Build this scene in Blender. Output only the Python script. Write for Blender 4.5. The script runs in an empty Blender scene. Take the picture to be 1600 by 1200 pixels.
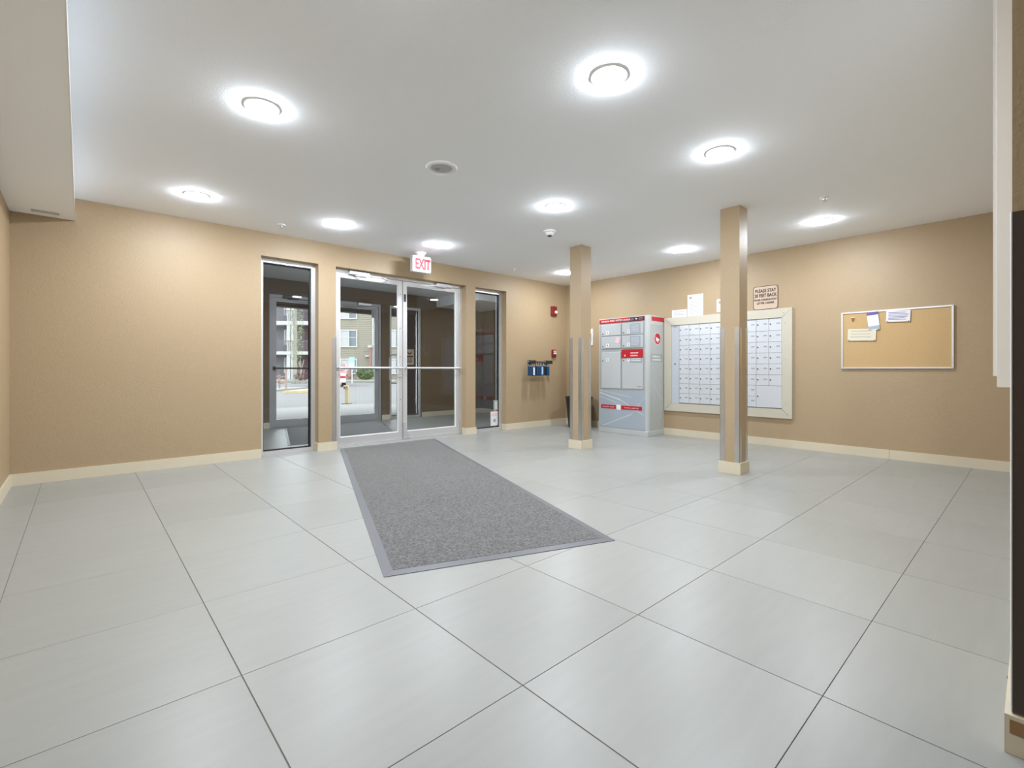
import bpy, bmesh, math, random
from mathutils import Vector, Matrix
random.seed(7)
scene = bpy.context.scene
C = scene.collection
PI = math.pi

# ---------------------------------------------------------------- camera
YAW = 0.736
H = 2.43          # ceiling height
XW = 6.354        # right wall plane
YW = 5.587        # entrance wall plane
XL = -0.432       # left wall plane
cam = bpy.data.cameras.new('camera')
camo = bpy.data.objects.new('camera', cam); C.objects.link(camo)
camo.location = (0, 0, 0.945)
camo.rotation_euler = (PI/2, 0, -YAW)
cam.sensor_width = 36; cam.lens = 36*742.8/1600
cam.shift_y = -22/1600
cam.clip_start = 0.05; cam.clip_end = 400
scene.camera = camo

# ---------------------------------------------------------------- world, sun, exposure
w = bpy.data.worlds.new('sky'); scene.world = w; w.use_nodes = True
bg = w.node_tree.nodes['Background']
bg.inputs[0].default_value = (0.93, 0.95, 1.0, 1); bg.inputs[1].default_value = 3.0
LAMP = 196.0       # radiance of the ceiling lamp lenses
LAMP_COL = (0.90, 0.97, 1.06, 1)
vs = scene.view_settings
vs.view_transform = 'Standard'; vs.look = 'None'; vs.gamma = 1; vs.use_curve_mapping = False
vs.exposure = 0.85
scene.cycles.max_bounces = 10; scene.cycles.diffuse_bounces = 5; scene.cycles.glossy_bounces = 4
scene.cycles.use_adaptive_sampling = True; scene.cycles.adaptive_threshold = 0.03
scene.cycles.transparent_max_bounces = 12; scene.cycles.transmission_bounces = 6
scene.cycles.use_denoising = True
scene.cycles.sample_clamp_indirect = 6
scene.cycles.caustics_reflective = True; scene.cycles.caustics_refractive = False

# ---------------------------------------------------------------- materials
def nt(name):
    m = bpy.data.materials.new(name); m.use_nodes = True
    return m, m.node_tree, m.node_tree.nodes['Principled BSDF']
def mat(name, col, rough=0.6, metal=0.0, spec=0.5, bump=None, vary=None, coat=0):
    m, t, b = nt(name)
    b.inputs['Base Color'].default_value = (*col, 1)
    b.inputs['Roughness'].default_value = rough
    b.inputs['Metallic'].default_value = metal
    b.inputs['Specular IOR Level'].default_value = spec
    if coat: b.inputs['Coat Weight'].default_value = coat
    tc = t.nodes.new('ShaderNodeTexCoord')
    if vary:
        sc, amt = vary
        n = t.nodes.new('ShaderNodeTexNoise'); n.inputs['Scale'].default_value = sc; n.inputs['Detail'].default_value = 4
        t.links.new(tc.outputs['Object'], n.inputs['Vector'])
        mx = t.nodes.new('ShaderNodeMix'); mx.data_type = 'RGBA'
        mx.inputs['A'].default_value = (*[c*(1-amt) for c in col], 1); mx.inputs['B'].default_value = (*[min(1, c*(1+amt)) for c in col], 1)
        t.links.new(n.outputs['Fac'], mx.inputs['Factor']); t.links.new(mx.outputs['Result'], b.inputs['Base Color'])
    if bump:
        sc, st = bump[:2]
        n = t.nodes.new('ShaderNodeTexNoise'); n.inputs['Scale'].default_value = sc; n.inputs['Detail'].default_value = 3
        t.links.new(tc.outputs['Object'], n.inputs['Vector'])
        bp = t.nodes.new('ShaderNodeBump'); bp.inputs['Strength'].default_value = st; bp.inputs['Distance'].default_value = bump[2] if len(bump) > 2 else 0.004
        t.links.new(n.outputs['Fac'], bp.inputs['Height']); t.links.new(bp.outputs['Normal'], b.inputs['Normal'])
    return m
def emis(name, col, st):
    m, t, b = nt(name)
    b.inputs['Base Color'].default_value = (*col[:3], 1)
    b.inputs['Emission Color'].default_value = (*col[:3], 1); b.inputs['Emission Strength'].default_value = st
    return m
def glass(name, tint=(0.93, 0.95, 0.95), refl=0.9):
    m, t, b = nt(name); t.nodes.remove(b)
    out = t.nodes['Material Output']
    tr = t.nodes.new('ShaderNodeBsdfTransparent'); tr.inputs[0].default_value = (*tint, 1)
    gl = t.nodes.new('ShaderNodeBsdfGlossy'); gl.inputs['Roughness'].default_value = 0.0
    fr = t.nodes.new('ShaderNodeFresnel'); fr.inputs['IOR'].default_value = 1.45
    mu = t.nodes.new('ShaderNodeMath'); mu.operation = 'MULTIPLY'; mu.inputs[1].default_value = refl
    mx = t.nodes.new('ShaderNodeMixShader')
    t.links.new(fr.outputs[0], mu.inputs[0]); t.links.new(mu.outputs[0], mx.inputs[0])
    t.links.new(tr.outputs[0], mx.inputs[1]); t.links.new(gl.outputs[0], mx.inputs[2]); t.links.new(mx.outputs[0], out.inputs[0])
    return m

M = {}
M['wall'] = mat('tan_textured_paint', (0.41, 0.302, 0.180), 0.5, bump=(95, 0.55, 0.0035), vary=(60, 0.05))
M['wall_vest'] = mat('shaded_tan_paint', (0.150, 0.100, 0.062), 0.6, bump=(95, 0.5, 0.0035), vary=(60, 0.05))  # same tan paint as the lobby, darker colour stands in for dimmer light
M['ceiling'] = mat('white_stipple_paint', (0.925, 0.95, 0.99), 0.9, spec=0.2, bump=(170, 0.5, 0.003), vary=(150, 0.03))
M['base'] = mat('cream_painted_trim', (0.66, 0.585, 0.44), 0.45, vary=(6, 0.03))
M['alum'] = mat('silver_aluminium', (0.72, 0.72, 0.72), 0.38, 0.65, vary=(3, 0.03))
M['alum_dark'] = mat('grey_aluminium', (0.42, 0.42, 0.44), 0.4, 0.3)
M['steel'] = mat('brushed_steel', (0.62, 0.61, 0.60), 0.3, 0.95, vary=(8, 0.08))
M['guard_reflection'] = mat('steel_with_dark_reflection', (0.075, 0.055, 0.045), 0.45, 0.3)  # steel guard with its dark hallway reflection painted into the colour
M['closer'] = mat('closer_silver', (0.6, 0.6, 0.61), 0.35, 0.5)
M['black'] = mat('black_rubber', (0.015, 0.015, 0.017), 0.6)
M['dark'] = mat('dark_metal', (0.05, 0.05, 0.055), 0.4, 0.3)
M['white'] = mat('white_plastic', (0.85, 0.85, 0.84), 0.4)
M['grille'] = mat('grey_grille', (0.52, 0.52, 0.54), 0.6, bump=(500, 0.6, 0.002))
M['glass'] = glass('clear_glass')
M['paper'] = mat('white_paper', (0.74, 0.74, 0.75), 0.8)
M['cream_paper'] = mat('cream_paper', (0.70, 0.65, 0.50), 0.8)
M['ink'] = mat('black_ink', (0.04, 0.035, 0.035), 0.7)
M['grey_ink'] = mat('grey_ink', (0.35, 0.35, 0.38), 0.7)
M['red'] = mat('red_vinyl', (0.50, 0.008, 0.014), 0.4)
M['red_plastic'] = mat('red_plastic', (0.22, 0.005, 0.008), 0.35)
M['maroon'] = mat('dark_maroon_vinyl', (0.06, 0.012, 0.02), 0.4)
M['locker'] = mat('pale_grey_enamel', (0.53, 0.55, 0.54), 0.35, 0.15, vary=(4, 0.03))
M['locker_door'] = mat('light_grey_enamel', (0.55, 0.57, 0.575), 0.33, 0.1, vary=(5, 0.03))
M['locker_gap'] = mat('door_gap_shade', (0.36, 0.38, 0.38), 0.5)  # surround darkened to paint the slim shadows between locker doors
M['side_panel'] = mat('locker_side_grey', (0.44, 0.46, 0.44), 0.4, vary=(3, 0.05))
M['locker_blue'] = mat('blue_grey_panel', (0.37, 0.42, 0.475), 0.4, vary=(2, 0.05))
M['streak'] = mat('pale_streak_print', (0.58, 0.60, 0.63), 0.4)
M['side_grey'] = mat('side_grey_vinyl', (0.36, 0.38, 0.36), 0.4)
M['mail'] = mat('white_grey_mailbox_enamel', (0.61, 0.63, 0.66), 0.35, 0.1, vary=(5, 0.02))
M['mail_back'] = mat('mailbox_recess', (0.16, 0.16, 0.17), 0.6)
M['mail_side'] = mat('grey_mailbox_filler', (0.50, 0.53, 0.57), 0.4, bump=(300, 0.3, 0.002))
M['cream'] = mat('cream_wood_frame', (0.56, 0.52, 0.425), 0.45, vary=(6, 0.03))
M['cork'] = mat('cork', (0.54, 0.365, 0.175), 0.85, vary=(90, 0.12), bump=(200, 0.4, 0.002))
M['purple'] = mat('purple_print', (0.14, 0.09, 0.32), 0.6)
M['yellow'] = mat('yellow_note', (0.75, 0.60, 0.15), 0.7)
M['brown'] = mat('brown_ink', (0.20, 0.09, 0.03), 0.7)
M['pin'] = mat('pin_metal', (0.25, 0.2, 0.16), 0.3, 0.7)
M['sign_bg'] = mat('beige_sign', (0.57, 0.44, 0.33), 0.5)
M['sign_ink'] = mat('dark_brown_ink', (0.05, 0.022, 0.012), 0.6)
M['blue'] = mat('blue_lockbox_plastic', (0.008, 0.06, 0.15), 0.35)
M['pale_blue'] = mat('pale_blue_label', (0.45, 0.58, 0.75), 0.4)
M['bin'] = mat('black_bin_plastic', (0.016, 0.016, 0.02), 0.5)
M['pink'] = mat('pink_note', (0.85, 0.55, 0.58), 0.8)
M['stain'] = mat('bare_wood', (0.30, 0.17, 0.08), 0.7)
M['lens'] = emis('lamp_lens', LAMP_COL, LAMP)
M['lens'].cycles.emission_sampling = 'FRONT_BACK'
M['exit_face'] = emis('exit_sign_face', (0.50, 0.49, 0.49), 0.05)
M['exit_red'] = emis('exit_letters', (0.50, 0.01, 0.025), 0.05)
M['lens_dim'] = emis('added_lamp_lens', LAMP_COL, LAMP*0.6)  # lens of the unseen lamps added to light the vestibule
M['grout'] = mat('grey_grout', (0.20, 0.19, 0.165), 0.8)

def tile_mat():
    m, t, b = nt('porcelain_tile')
    tc = t.nodes.new('ShaderNodeTexCoord'); mp = t.nodes.new('ShaderNodeMapping'); mp.inputs['Scale'].default_value = (1.3, 9, 1)
    gm = t.nodes.new('ShaderNodeNewGeometry')
    t.links.new(gm.outputs['Position'], mp.inputs['Vector'])
    n = t.nodes.new('ShaderNodeTexNoise'); n.inputs['Scale'].default_value = 2.4; n.inputs['Detail'].default_value = 8; n.inputs['Roughness'].default_value = 0.62
    t.links.new(mp.outputs[0], n.inputs['Vector'])
    oi = t.nodes.new('ShaderNodeObjectInfo')
    r = t.nodes.new('ShaderNodeValToRGB')
    r.color_ramp.elements[0].position = 0.3; r.color_ramp.elements[0].color = (0.300, 0.302, 0.279, 1)
    r.color_ramp.elements[1].position = 0.7; r.color_ramp.elements[1].color = (0.321, 0.323, 0.302, 1)
    t.links.new(n.outputs['Fac'], r.inputs[0])
    hs = t.nodes.new('ShaderNodeHueSaturation')
    ma = t.nodes.new('ShaderNodeMapRange'); ma.inputs['To Min'].default_value = 0.965; ma.inputs['To Max'].default_value = 1.03
    t.links.new(oi.outputs['Random'], ma.inputs['Value']); t.links.new(ma.outputs[0], hs.inputs['Value'])
    t.links.new(r.outputs[0], hs.inputs['Color']); t.links.new(hs.outputs[0], b.inputs['Base Color'])
    n2 = t.nodes.new('ShaderNodeTexNoise'); n2.inputs['Scale'].default_value = 3; n2.inputs['Detail'].default_value = 5
    t.links.new(mp.outputs[0], n2.inputs['Vector'])
    m2 = t.nodes.new('ShaderNodeMapRange'); m2.inputs['To Min'].default_value = 0.34; m2.inputs['To Max'].default_value = 0.37
    t.links.new(n2.outputs['Fac'], m2.inputs['Value']); t.links.new(m2.outputs[0], b.inputs['Roughness'])
    return m
M['tile'] = tile_mat()
def carpet_mat(name, a, b_, sc=420):
    m, t, b = nt(name)
    tc = t.nodes.new('ShaderNodeTexCoord')
    n = t.nodes.new('ShaderNodeTexNoise'); n.inputs['Scale'].default_value = sc; n.inputs['Detail'].default_value = 2
    n1 = t.nodes.new('ShaderNodeTexNoise'); n1.inputs['Scale'].default_value = sc*0.3; n1.inputs['Detail'].default_value = 4
    t.links.new(tc.outputs['Object'], n.inputs['Vector']); t.links.new(tc.outputs['Object'], n1.inputs['Vector'])
    ad = t.nodes.new('ShaderNodeMath'); ad.operation = 'ADD'
    t.links.new(n.outputs['Fac'], ad.inputs[0]); t.links.new(n1.outputs['Fac'], ad.inputs[1])
    r = t.nodes.new('ShaderNodeValToRGB')
    r.color_ramp.elements[0].position = 0.40; r.color_ramp.elements[0].color = (*a, 1)
    r.color_ramp.elements[1].position = 0.62; r.color_ramp.elements[1].color = (*b_, 1)
    hf = t.nodes.new('ShaderNodeMath'); hf.operation = 'MULTIPLY'; hf.inputs[1].default_value = 0.5
    t.links.new(ad.outputs[0], hf.inputs[0]); t.links.new(hf.outputs[0], r.inputs[0])
    t.links.new(r.outputs[0], b.inputs['Base Color'])
    bp = t.nodes.new('ShaderNodeBump'); bp.inputs['Strength'].default_value = 0.8; bp.inputs['Distance'].default_value = 0.004
    t.links.new(hf.outputs[0], bp.inputs['Height']); t.links.new(bp.outputs[0], b.inputs['Normal'])
    b.inputs['Roughness'].default_value = 0.95; b.inputs['Specular IOR Level'].default_value = 0.25
    b.inputs['Sheen Weight'].default_value = 0.6; b.inputs['Sheen Roughness'].default_value = 0.35
    return m
M['carpet'] = carpet_mat('grey_carpet_pile', (0.038, 0.038, 0.039), (0.20, 0.20, 0.20), 250)
M['mat_rubber'] = mat('grey_rubber_edge', (0.135, 0.135, 0.145), 0.42)

# ---------------------------------------------------------------- mesh helpers
ORG = {}
class B:
    def __init__(s): s.bm = bmesh.new()
    def box(s, x0, x1, y0, y1, z0, z1):
        m = Matrix.Translation(((x0+x1)/2, (y0+y1)/2, (z0+z1)/2)) @ Matrix.Diagonal((abs(x1-x0), abs(y1-y0), abs(z1-z0), 1))
        bmesh.ops.create_cube(s.bm, size=1, matrix=m); return s
    def tube(s, p0, p1, r, seg=10, r2=None):
        p0, p1 = Vector(p0), Vector(p1); d = p1-p0
        q = d.to_track_quat('Z', 'Y').to_matrix().to_4x4()
        bmesh.ops.create_cone(s.bm, cap_ends=True, segments=seg, radius1=r, radius2=r if r2 is None else r2, depth=d.length,
                              matrix=Matrix.Translation((p0+p1)/2) @ q); return s
    def prism(s, pts, axis, a, b):
        # pts in the two other axes, extruded along axis from a to b
        def P(p, v):
            if axis == 0: return (v, p[0], p[1])
            if axis == 1: return (p[0], v, p[1])
            return (p[0], p[1], v)
        A = [s.bm.verts.new(P(p, a)) for p in pts]; Bv = [s.bm.verts.new(P(p, b)) for p in pts]
        s.bm.faces.new(A); s.bm.faces.new(list(reversed(Bv)))
        n = len(pts)
        for i in range(n): s.bm.faces.new((A[i], Bv[i], Bv[(i+1) % n], A[(i+1) % n]))
        return s
    def lathe(s, c, prof, seg=32, cap=True):
        rings = []
        for r, z in prof:
            rings.append([s.bm.verts.new((c[0]+r*math.cos(2*PI*k/seg), c[1]+r*math.sin(2*PI*k/seg), c[2]+z)) for k in range(seg)])
        for a, b in zip(rings, rings[1:]):
            for k in range(seg): s.bm.faces.new((a[k], a[(k+1) % seg], b[(k+1) % seg], b[k]))
        if cap:
            s.bm.faces.new(rings[0]); s.bm.faces.new(list(reversed(rings[-1])))
        return s
    def path(s, pts, r, seg=8):
        for a, b in zip(pts, pts[1:]): s.tube(a, b, r, seg)
        for p in pts[1:-1]: bmesh.ops.create_uvsphere(s.bm, u_segments=seg, v_segments=6, radius=r, matrix=Matrix.Translation(p))
        return s
    def tf(s, mtx): bmesh.ops.transform(s.bm, matrix=mtx, verts=s.bm.verts); return s

def link(name, me, parent, loc=(0, 0, 0)):
    o = bpy.data.objects.new(name, me); C.objects.link(o)
    if parent is not None: o.parent = parent; ORG[o] = ORG[parent]
    else: o.location = loc; ORG[o] = Vector(loc)
    return o
def obj(name, b, m, parent=None, loc=None, bevel=0, smooth=False, seg=2):
    bm = b.bm
    bmesh.ops.recalc_face_normals(bm, faces=bm.faces)
    if getattr(b, 'flip', False): bmesh.ops.reverse_faces(bm, faces=bm.faces)
    if bevel:
        bmesh.ops.bevel(bm, geom=[e for e in bm.edges if e.calc_face_angle(0) > 0.5], offset=bevel, segments=seg, affect='EDGES', profile=0.5)
    if parent is not None: off = ORG[parent]
    elif loc is not None: off = Vector(loc)
    else:
        xs = [v.co for v in bm.verts]
        lo = [min(v[i] for v in xs) for i in range(3)]; hi = [max(v[i] for v in xs) for i in range(3)]
        off = Vector(((lo[0]+hi[0])/2, (lo[1]+hi[1])/2, lo[2]))
    bmesh.ops.translate(bm, vec=-off, verts=bm.verts)
    me = bpy.data.meshes.new(name); bm.to_mesh(me); bm.free()
    me.materials.append(m)
    if smooth:
        for p in me.polygons: p.use_smooth = True
    o = link(name, me, parent, off)
    if smooth:
        try:
            me.set_sharp_from_angle(angle=0.6)
        except Exception: pass
    return o
def tag(o, label, cat, group=None, kind=None):
    o['label'] = label; o['category'] = cat
    if group: o['group'] = group
    if kind: o['kind'] = kind
    return o
def thing(name, label, cat, loc, group=None, kind=None):
    o = bpy.data.objects.new(name, None); C.objects.link(o); o.location = loc; o.empty_display_size = 0.1
    ORG[o] = Vector(loc)
    return tag(o, label, cat, group, kind)
def struct(name, b, m, label, cat, bevel=0):
    o = obj(name, b, m, bevel=bevel); return tag(o, label, cat, None, 'structure')
def copy_tree(root, loc, label=None):
    r = root.copy(); C.objects.link(r); r.location = loc; ORG[r] = Vector(loc)
    if label: r['label'] = label
    for ch in list(root.children):
        c = ch.copy(); C.objects.link(c); c.parent = r
        for g in list(ch.children):
            d = g.copy(); C.objects.link(d); d.parent = c
    return r

def text(name, body, size, mtx, m, parent, depth=0.0012, align='CENTER', xscale=1.0, bold=0.012):
    cu = bpy.data.curves.new(name, 'FONT'); cu.body = body; cu.size = size; cu.extrude = depth
    cu.align_x = align; cu.align_y = 'CENTER'; cu.resolution_u = 2; cu.offset = size*bold
    o = bpy.data.objects.new(name, cu); C.objects.link(o)
    me = bpy.data.meshes.new_from_object(o.evaluated_get(bpy.context.evaluated_depsgraph_get()))
    bpy.data.objects.remove(o); bpy.data.curves.remove(cu)
    me.transform(mtx @ Matrix.Diagonal((xscale, 1, 1, 1))); me.transform(Matrix.Translation(-ORG[parent]))
    me.name = name; me.materials.clear(); me.materials.append(m)
    return link(name, me, parent)
def on_right(y, z, x=XW):      # text plane facing -X: text runs towards -Y
    return Matrix(((0, 0, -1, x), (-1, 0, 0, y), (0, 1, 0, z), (0, 0, 0, 1)))
def on_front(x, z, y=YW):      # facing -Y: text runs towards +X
    return Matrix(((1, 0, 0, x), (0, 0, -1, y), (0, 1, 0, z), (0, 0, 0, 1)))

# ---------------------------------------------------------------- floor with tiles
TX = [(-0.2598+0.6484*i)*0.945 for i in range(-1, 13)]
TY = [(1.7479+0.6535*j)*0.945 for j in range(-7, 8)]
fl = struct('floor', B().box(XL-0.2, XW+0.2, -2.4, 5.80, -0.12, -0.0025), M['grout'], 'pale grey porcelain tile floor of the lobby', 'floor')
RIM = 0.0022
def tiles(parent, xs, ys, x0, x1, y0, y1, skip=None):
    cache = {}
    for i in range(len(xs)-1):
        for j in range(len(ys)-1):
            a, b = max(xs[i], x0), min(xs[i+1], x1); c, d = max(ys[j], y0), min(ys[j+1], y1)
            if b-a < 0.02 or d-c < 0.02: continue
            if skip and skip(a, b, c, d): continue
            gx = RIM*0.72; gy = RIM*0.42
            w_, d_ = round(b-a-2*gx, 4), round(d-c-2*gy, 4)
            if (w_, d_) not in cache:
                q = B().box(-w_/2, w_/2, -d_/2, d_/2, -0.010, 0.0)
                bmesh.ops.bevel(q.bm, geom=[e for e in q.bm.edges if all(v.co.z > -0.001 for v in e.verts)], offset=0.0008, segments=1, affect='EDGES')
                me = bpy.data.meshes.new('tile'); q.bm.to_mesh(me); q.bm.free(); me.materials.append(M['tile']); cache[(w_, d_)] = me
            o = bpy.data.objects.new('tile', cache[(w_, d_)]); C.objects.link(o); o.parent = parent
            o.location = Vector(((a+b)/2, (c+d)/2, 0)) - ORG[parent]
tiles(fl, TX, TY, XL, XW, -2.0, 5.69, skip=lambda a, b, c, d: (c > 5.5 and not (b > 1.4 and a < 5.0)))

# ---------------------------------------------------------------- lobby shell
OP = [(1.43, 2.035, 2.175), (2.24, 4.155, 2.175), (4.33, 4.94, 2.175)]   # openings in the entrance wall
DP = 0.215
b = B(); x = XL-0.15
for a, c, h in OP:
    b.box(x, a, YW, YW+DP, 0, H); b.box(a, c, YW, YW+DP, h, H); x = c
b.box(x, XW+0.15, YW, YW+DP, 0, H)
wf = struct('wall_front', b, M['wall'], 'tan textured entrance wall with the glass doors and two sidelights', 'wall')
gd = B(); gd.box(2.192, 2.2425, YW-0.002, YW+0.001, 0.1, 1.335); gd.box(2.2395, 2.2425, YW-0.002, YW+0.05, 0.1, 1.335)
obj('corner_guard', gd, M['steel'], wf)
wr = struct('wall_right', B().box(XW, XW+0.15, -0.1, YW, 0, H), M['wall'], 'tan textured wall behind the mailboxes and the cork board', 'wall')
wl = struct('wall_left', B().box(XL-0.15, XL, -2.2, YW, 0, H), M['wall'], 'tan textured wall at the left edge of the lobby', 'wall')
# near wall stub on the right of the camera
NX, NY = 1.706, 0.041
wb = struct('wall_near', B().box(NX, XW, NY-0.16, NY, 0, H), M['wall'], 'end of the tan textured wall at the right edge', 'wall')
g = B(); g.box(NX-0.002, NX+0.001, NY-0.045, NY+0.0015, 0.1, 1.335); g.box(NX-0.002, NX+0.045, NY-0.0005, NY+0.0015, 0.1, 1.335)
o = obj('corner_guard', g, M['guard_reflection'], wb)
obj('edge_highlight', B().tube((NX-0.0015, NY+0.0012, 0.1), (NX-0.0015, NY+0.0012, 1.335), 0.0022, 8), M['white'], wb)  # white strip painting the highlight along the rounded guard corner
struct('wall_hall_end', B().box(XL-0.15, 3.65, -2.35, -2.2, 0, H), M['wall'], 'tan hallway wall behind the camera', 'wall')
struct('wall_hall_side', B().box(3.5, 3.65, -2.2, NY-0.16, 0, H), M['wall'], 'tan side wall of the hallway behind the camera', 'wall')
struct('ceiling', B().box(XL-0.2, XW+0.2, -2.4, YW+DP, H, H+0.12), M['ceiling'], 'white stippled lobby ceiling', 'ceiling')
bk = struct('trim_1', B().box(XL, -0.042, -2.2, YW, 2.235, H), M['ceiling'], 'white stippled ceiling bulkhead running along the left wall', 'bulkhead')
obj('bulkhead_bead', B().box(-0.044, -0.039, -2.2, YW, 2.232, 2.24), M['white'], bk)
v = B(); v.box(-0.30, -0.135, 5.40, 5.47, 2.231, 2.236)
vn = obj('air_vent', v, M['grille']); tag(vn, 'small grey vent flush in the underside of the left bulkhead', 'vent')

# baseboards
BH, BT = 0.096, 0.013
def baseb(name, b, label): return struct(name, b, M['base'], label, 'baseboard')
q = B()
def bseg(q, x0, x1, y0, y1): q.box(x0, x1, y0, y1, 0.0005, BH)
bseg(q, XL+BT, 1.43, YW-BT, YW)
baseb('baseboard_front_left', q, 'cream baseboard along the entrance wall left of the doors')
q = B(); bseg(q, 2.022, 2.25, YW-BT, YW); bseg(q, 2.022, 2.035, YW, YW+0.10); bseg(q, 2.24, 2.252, YW, YW+0.09)
baseb('baseboard_front_pier', q, 'cream baseboard wrapping the pier between left sidelight and doors')
q = B(); bseg(q, 4.143, 4.343, YW-BT, YW); bseg(q, 4.143, 4.155, YW, YW+0.09); bseg(q, 4.33, 4.342, YW, YW+0.1)
baseb('baseboard_front_small_pier', q, 'cream baseboard wrapping the pier between doors and right sidelight')
q = B(); bseg(q, 4.928, XW-BT, YW-BT, YW); bseg(q, 4.928, 4.94, YW, YW+0.1)
baseb('baseboard_front_right', q, 'cream baseboard under the red alarm and lockbox rack')
q = B(); bseg(q, XW-BT, XW, 1.05, YW); bseg(q, XW-BT, XW, NY, 1.048)
baseb('baseboard_right', q, 'cream baseboard along the mailbox wall')
q = B(); bseg(q, XL, XL+BT, -2.2, YW)
baseb('baseboard_left', q, 'cream baseboard along the left wall')
q = B(); bseg(q, NX-BT, XW, NY, NY+BT); bseg(q, NX-BT, NX, NY-0.17, NY)
bn = baseb('baseboard_near', q, 'cream baseboard at the right edge around the wall end')
obj('nail_hole', B().tube((1.92, NY+BT-0.002, 0.085), (1.92, NY+BT+0.002, 0.085), 0.004), M['ink'], bn)
obj('bare_patch', B().box(NX-BT-0.001, NX-BT+0.001, NY-0.03, NY+0.004, 0.052, 0.086), M['stain'], bn)

# white wall mounted cabinet on near wall, seen edge on
t = thing('wall_cabinet', 'tall white wall-mounted panel seen edge-on at right', 'cabinet', (2.4, NY, 0.889))
obj('body', B().box(2.2, 2.75, NY, NY+0.046, 0.889, 2.2), M['white'], t)
obj('cover', B().box(2.203, 2.747, NY+0.046, NY+0.055, 0.925, 2.19), M['white'], t)

# ---------------------------------------------------------------- storefront doors and sidelights
FY0, FY1 = 5.69, 5.79
def frame_bm(x0, x1, z0, z1, w_, y0, y1, bot=None):
    q = B(); bt = w_ if bot is None else bot
    q.box(x0, x0+w_, y0, y1, z0, z1); q.box(x1-w_, x1, y0, y1, z0, z1); q.box(x0+w_, x1-w_, y0, y1, z1-w_, z1)
    if bt > 0: q.box(x0+w_, x1-w_, y0, y1, z0, z0+bt)
    return q
def sidelight(n, x0, x1, y0, y1, m, label, zt=2.175, fw=0.045):
    s = struct(n, frame_bm(x0, x1, 0, zt, fw, y0, y1), m, label, 'window')
    ym = (y0+y1)/2
    obj('gasket', frame_bm(x0+fw, x1-fw, fw, zt-fw, 0.012, ym-0.02, ym+0.02), M['black'], s)
    obj('glass_pane', B().box(x0+fw+0.003, x1-fw-0.003, ym-0.003, ym+0.003, fw+0.003, zt-fw-0.003), M['glass'], s)
    return s
sidelight('window_1', 1.43, 2.035, FY0, FY1, M['alum'], 'tall narrow glass sidelight left of the lobby doors')
sidelight('window_2', 4.33, 4.94, FY0, FY1, M['alum'], 'tall narrow glass sidelight right of the lobby doors, with two notices')
DX0, DX1, DM = 2.24, 4.155, 3.188
fr = struct('trim_2', frame_bm(DX0, DX1, 0, 2.175, 0.036, FY0, FY1, 0.0).box(DX0+0.05, DX1-0.05, FY0-0.01, FY1, 0.0005, 0.014), M['alum'], 'silver aluminium frame around the lobby double doors', 'door frame')
def leaf(name, x0, x1, y0, y1, zt, m, label, hinge_left, stile=0.055, top=0.075, bot=0.105, inside=True, bar=M['alum'], cl=M['closer'], body_up=0.02):
    q = B(); z0 = 0.018
    q.box(x0, x0+stile, y0, y1, z0, zt); q.box(x1-stile, x1, y0, y1, z0, zt)
    q.box(x0+stile, x1-stile, y0, y1, zt-top, zt); q.box(x0+stile, x1-stile, y0, y1, z0, z0+bot)
    d = struct(name, q, m, label, 'door')
    ym = (y0+y1)/2
    obj('glazing_bead', frame_bm(x0+stile, x1-stile, z0+bot, zt-top, 0.009, ym-0.014, ym+0.014), M['white'] if m is M['alum'] else M['alum_dark'], d)
    obj('glass_pane', B().box(x0+stile+0.003, x1-stile-0.003, ym-0.003, ym+0.003, z0+bot+0.003, zt-top-0.003), M['glass'], d)
    pb = B(); zb = 0.972
    pb.tube((x0+0.02, y0-0.055, zb), (x1-0.02, y0-0.055, zb), 0.0135, 14)
    for xx in (x0+0.03, x1-0.03): pb.tube((xx, y0-0.055, zb), (xx, y0, zb), 0.012); pb.box(xx-0.018, xx+0.018, y0-0.008, y0, zb-0.03, zb+0.03)
    obj('push_bar', pb, bar, d, smooth=True)
    # overhead closer
    hx = x0+0.02 if hinge_left else x1-0.02; s = 1 if hinge_left else -1
    c = B(); c.box(hx+s*0.14, hx+s*0.40, y0-0.055, y0-0.002, zt-0.005+body_up-0.03, zt+0.045+body_up-0.03)
    clo = obj('door_closer', c, cl, d, bevel=0.006)
    c = B(); c.path([(hx+s*0.22, y0-0.03, zt-0.02), (hx+s*0.50, y0-0.16, zt-0.035), (hx+s*0.66, y0-0.02, zt-0.03)], 0.008, 6)
    obj('closer_arm', c, cl, clo)
    for zz in (0.25, 1.05, 1.85):
        xx = x0 if hinge_left else x1
        obj('hinge', B().tube((xx, y0-0.008, zz-0.05), (xx, y0-0.008, zz+0.05), 0.009, 8), m, d)
    return d
d1 = leaf('door_1', DX0+0.039, DM-0.006, FY0+0.012, FY0+0.056, 2.135, M['alum'], 'left leaf of the silver glass lobby doors, with a lock', True, top=0.05, bot=0.10)
d2 = leaf('door_2', DM+0.006, DX1-0.039, FY0+0.012, FY0+0.056, 2.135, M['alum'], 'right leaf of the silver glass lobby doors, under the exit sign', False, top=0.05, bot=0.10)
lk = B(); lk.tube((DM-0.036, FY0-0.012, 0.86), (DM-0.036, FY0+0.02, 0.86), 0.017, 14); lk.box(DM-0.10, DM-0.03, FY0-0.02, FY0-0.008, 0.853, 0.868)
obj('lock', lk, M['closer'], d1)
ph = B(); ph.path([(DM-0.04, FY0+0.056, 1.15), (DM-0.12, FY0+0.10, 1.15), (DM-0.13, FY0+0.12, 1.10), (DM-0.13, FY0+0.12, 0.82), (DM-0.12, FY0+0.10, 0.77), (DM-0.04, FY0+0.056, 0.77)], 0.011, 8)
obj('pull_handle', ph, M['closer'], d1, smooth=True)
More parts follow.
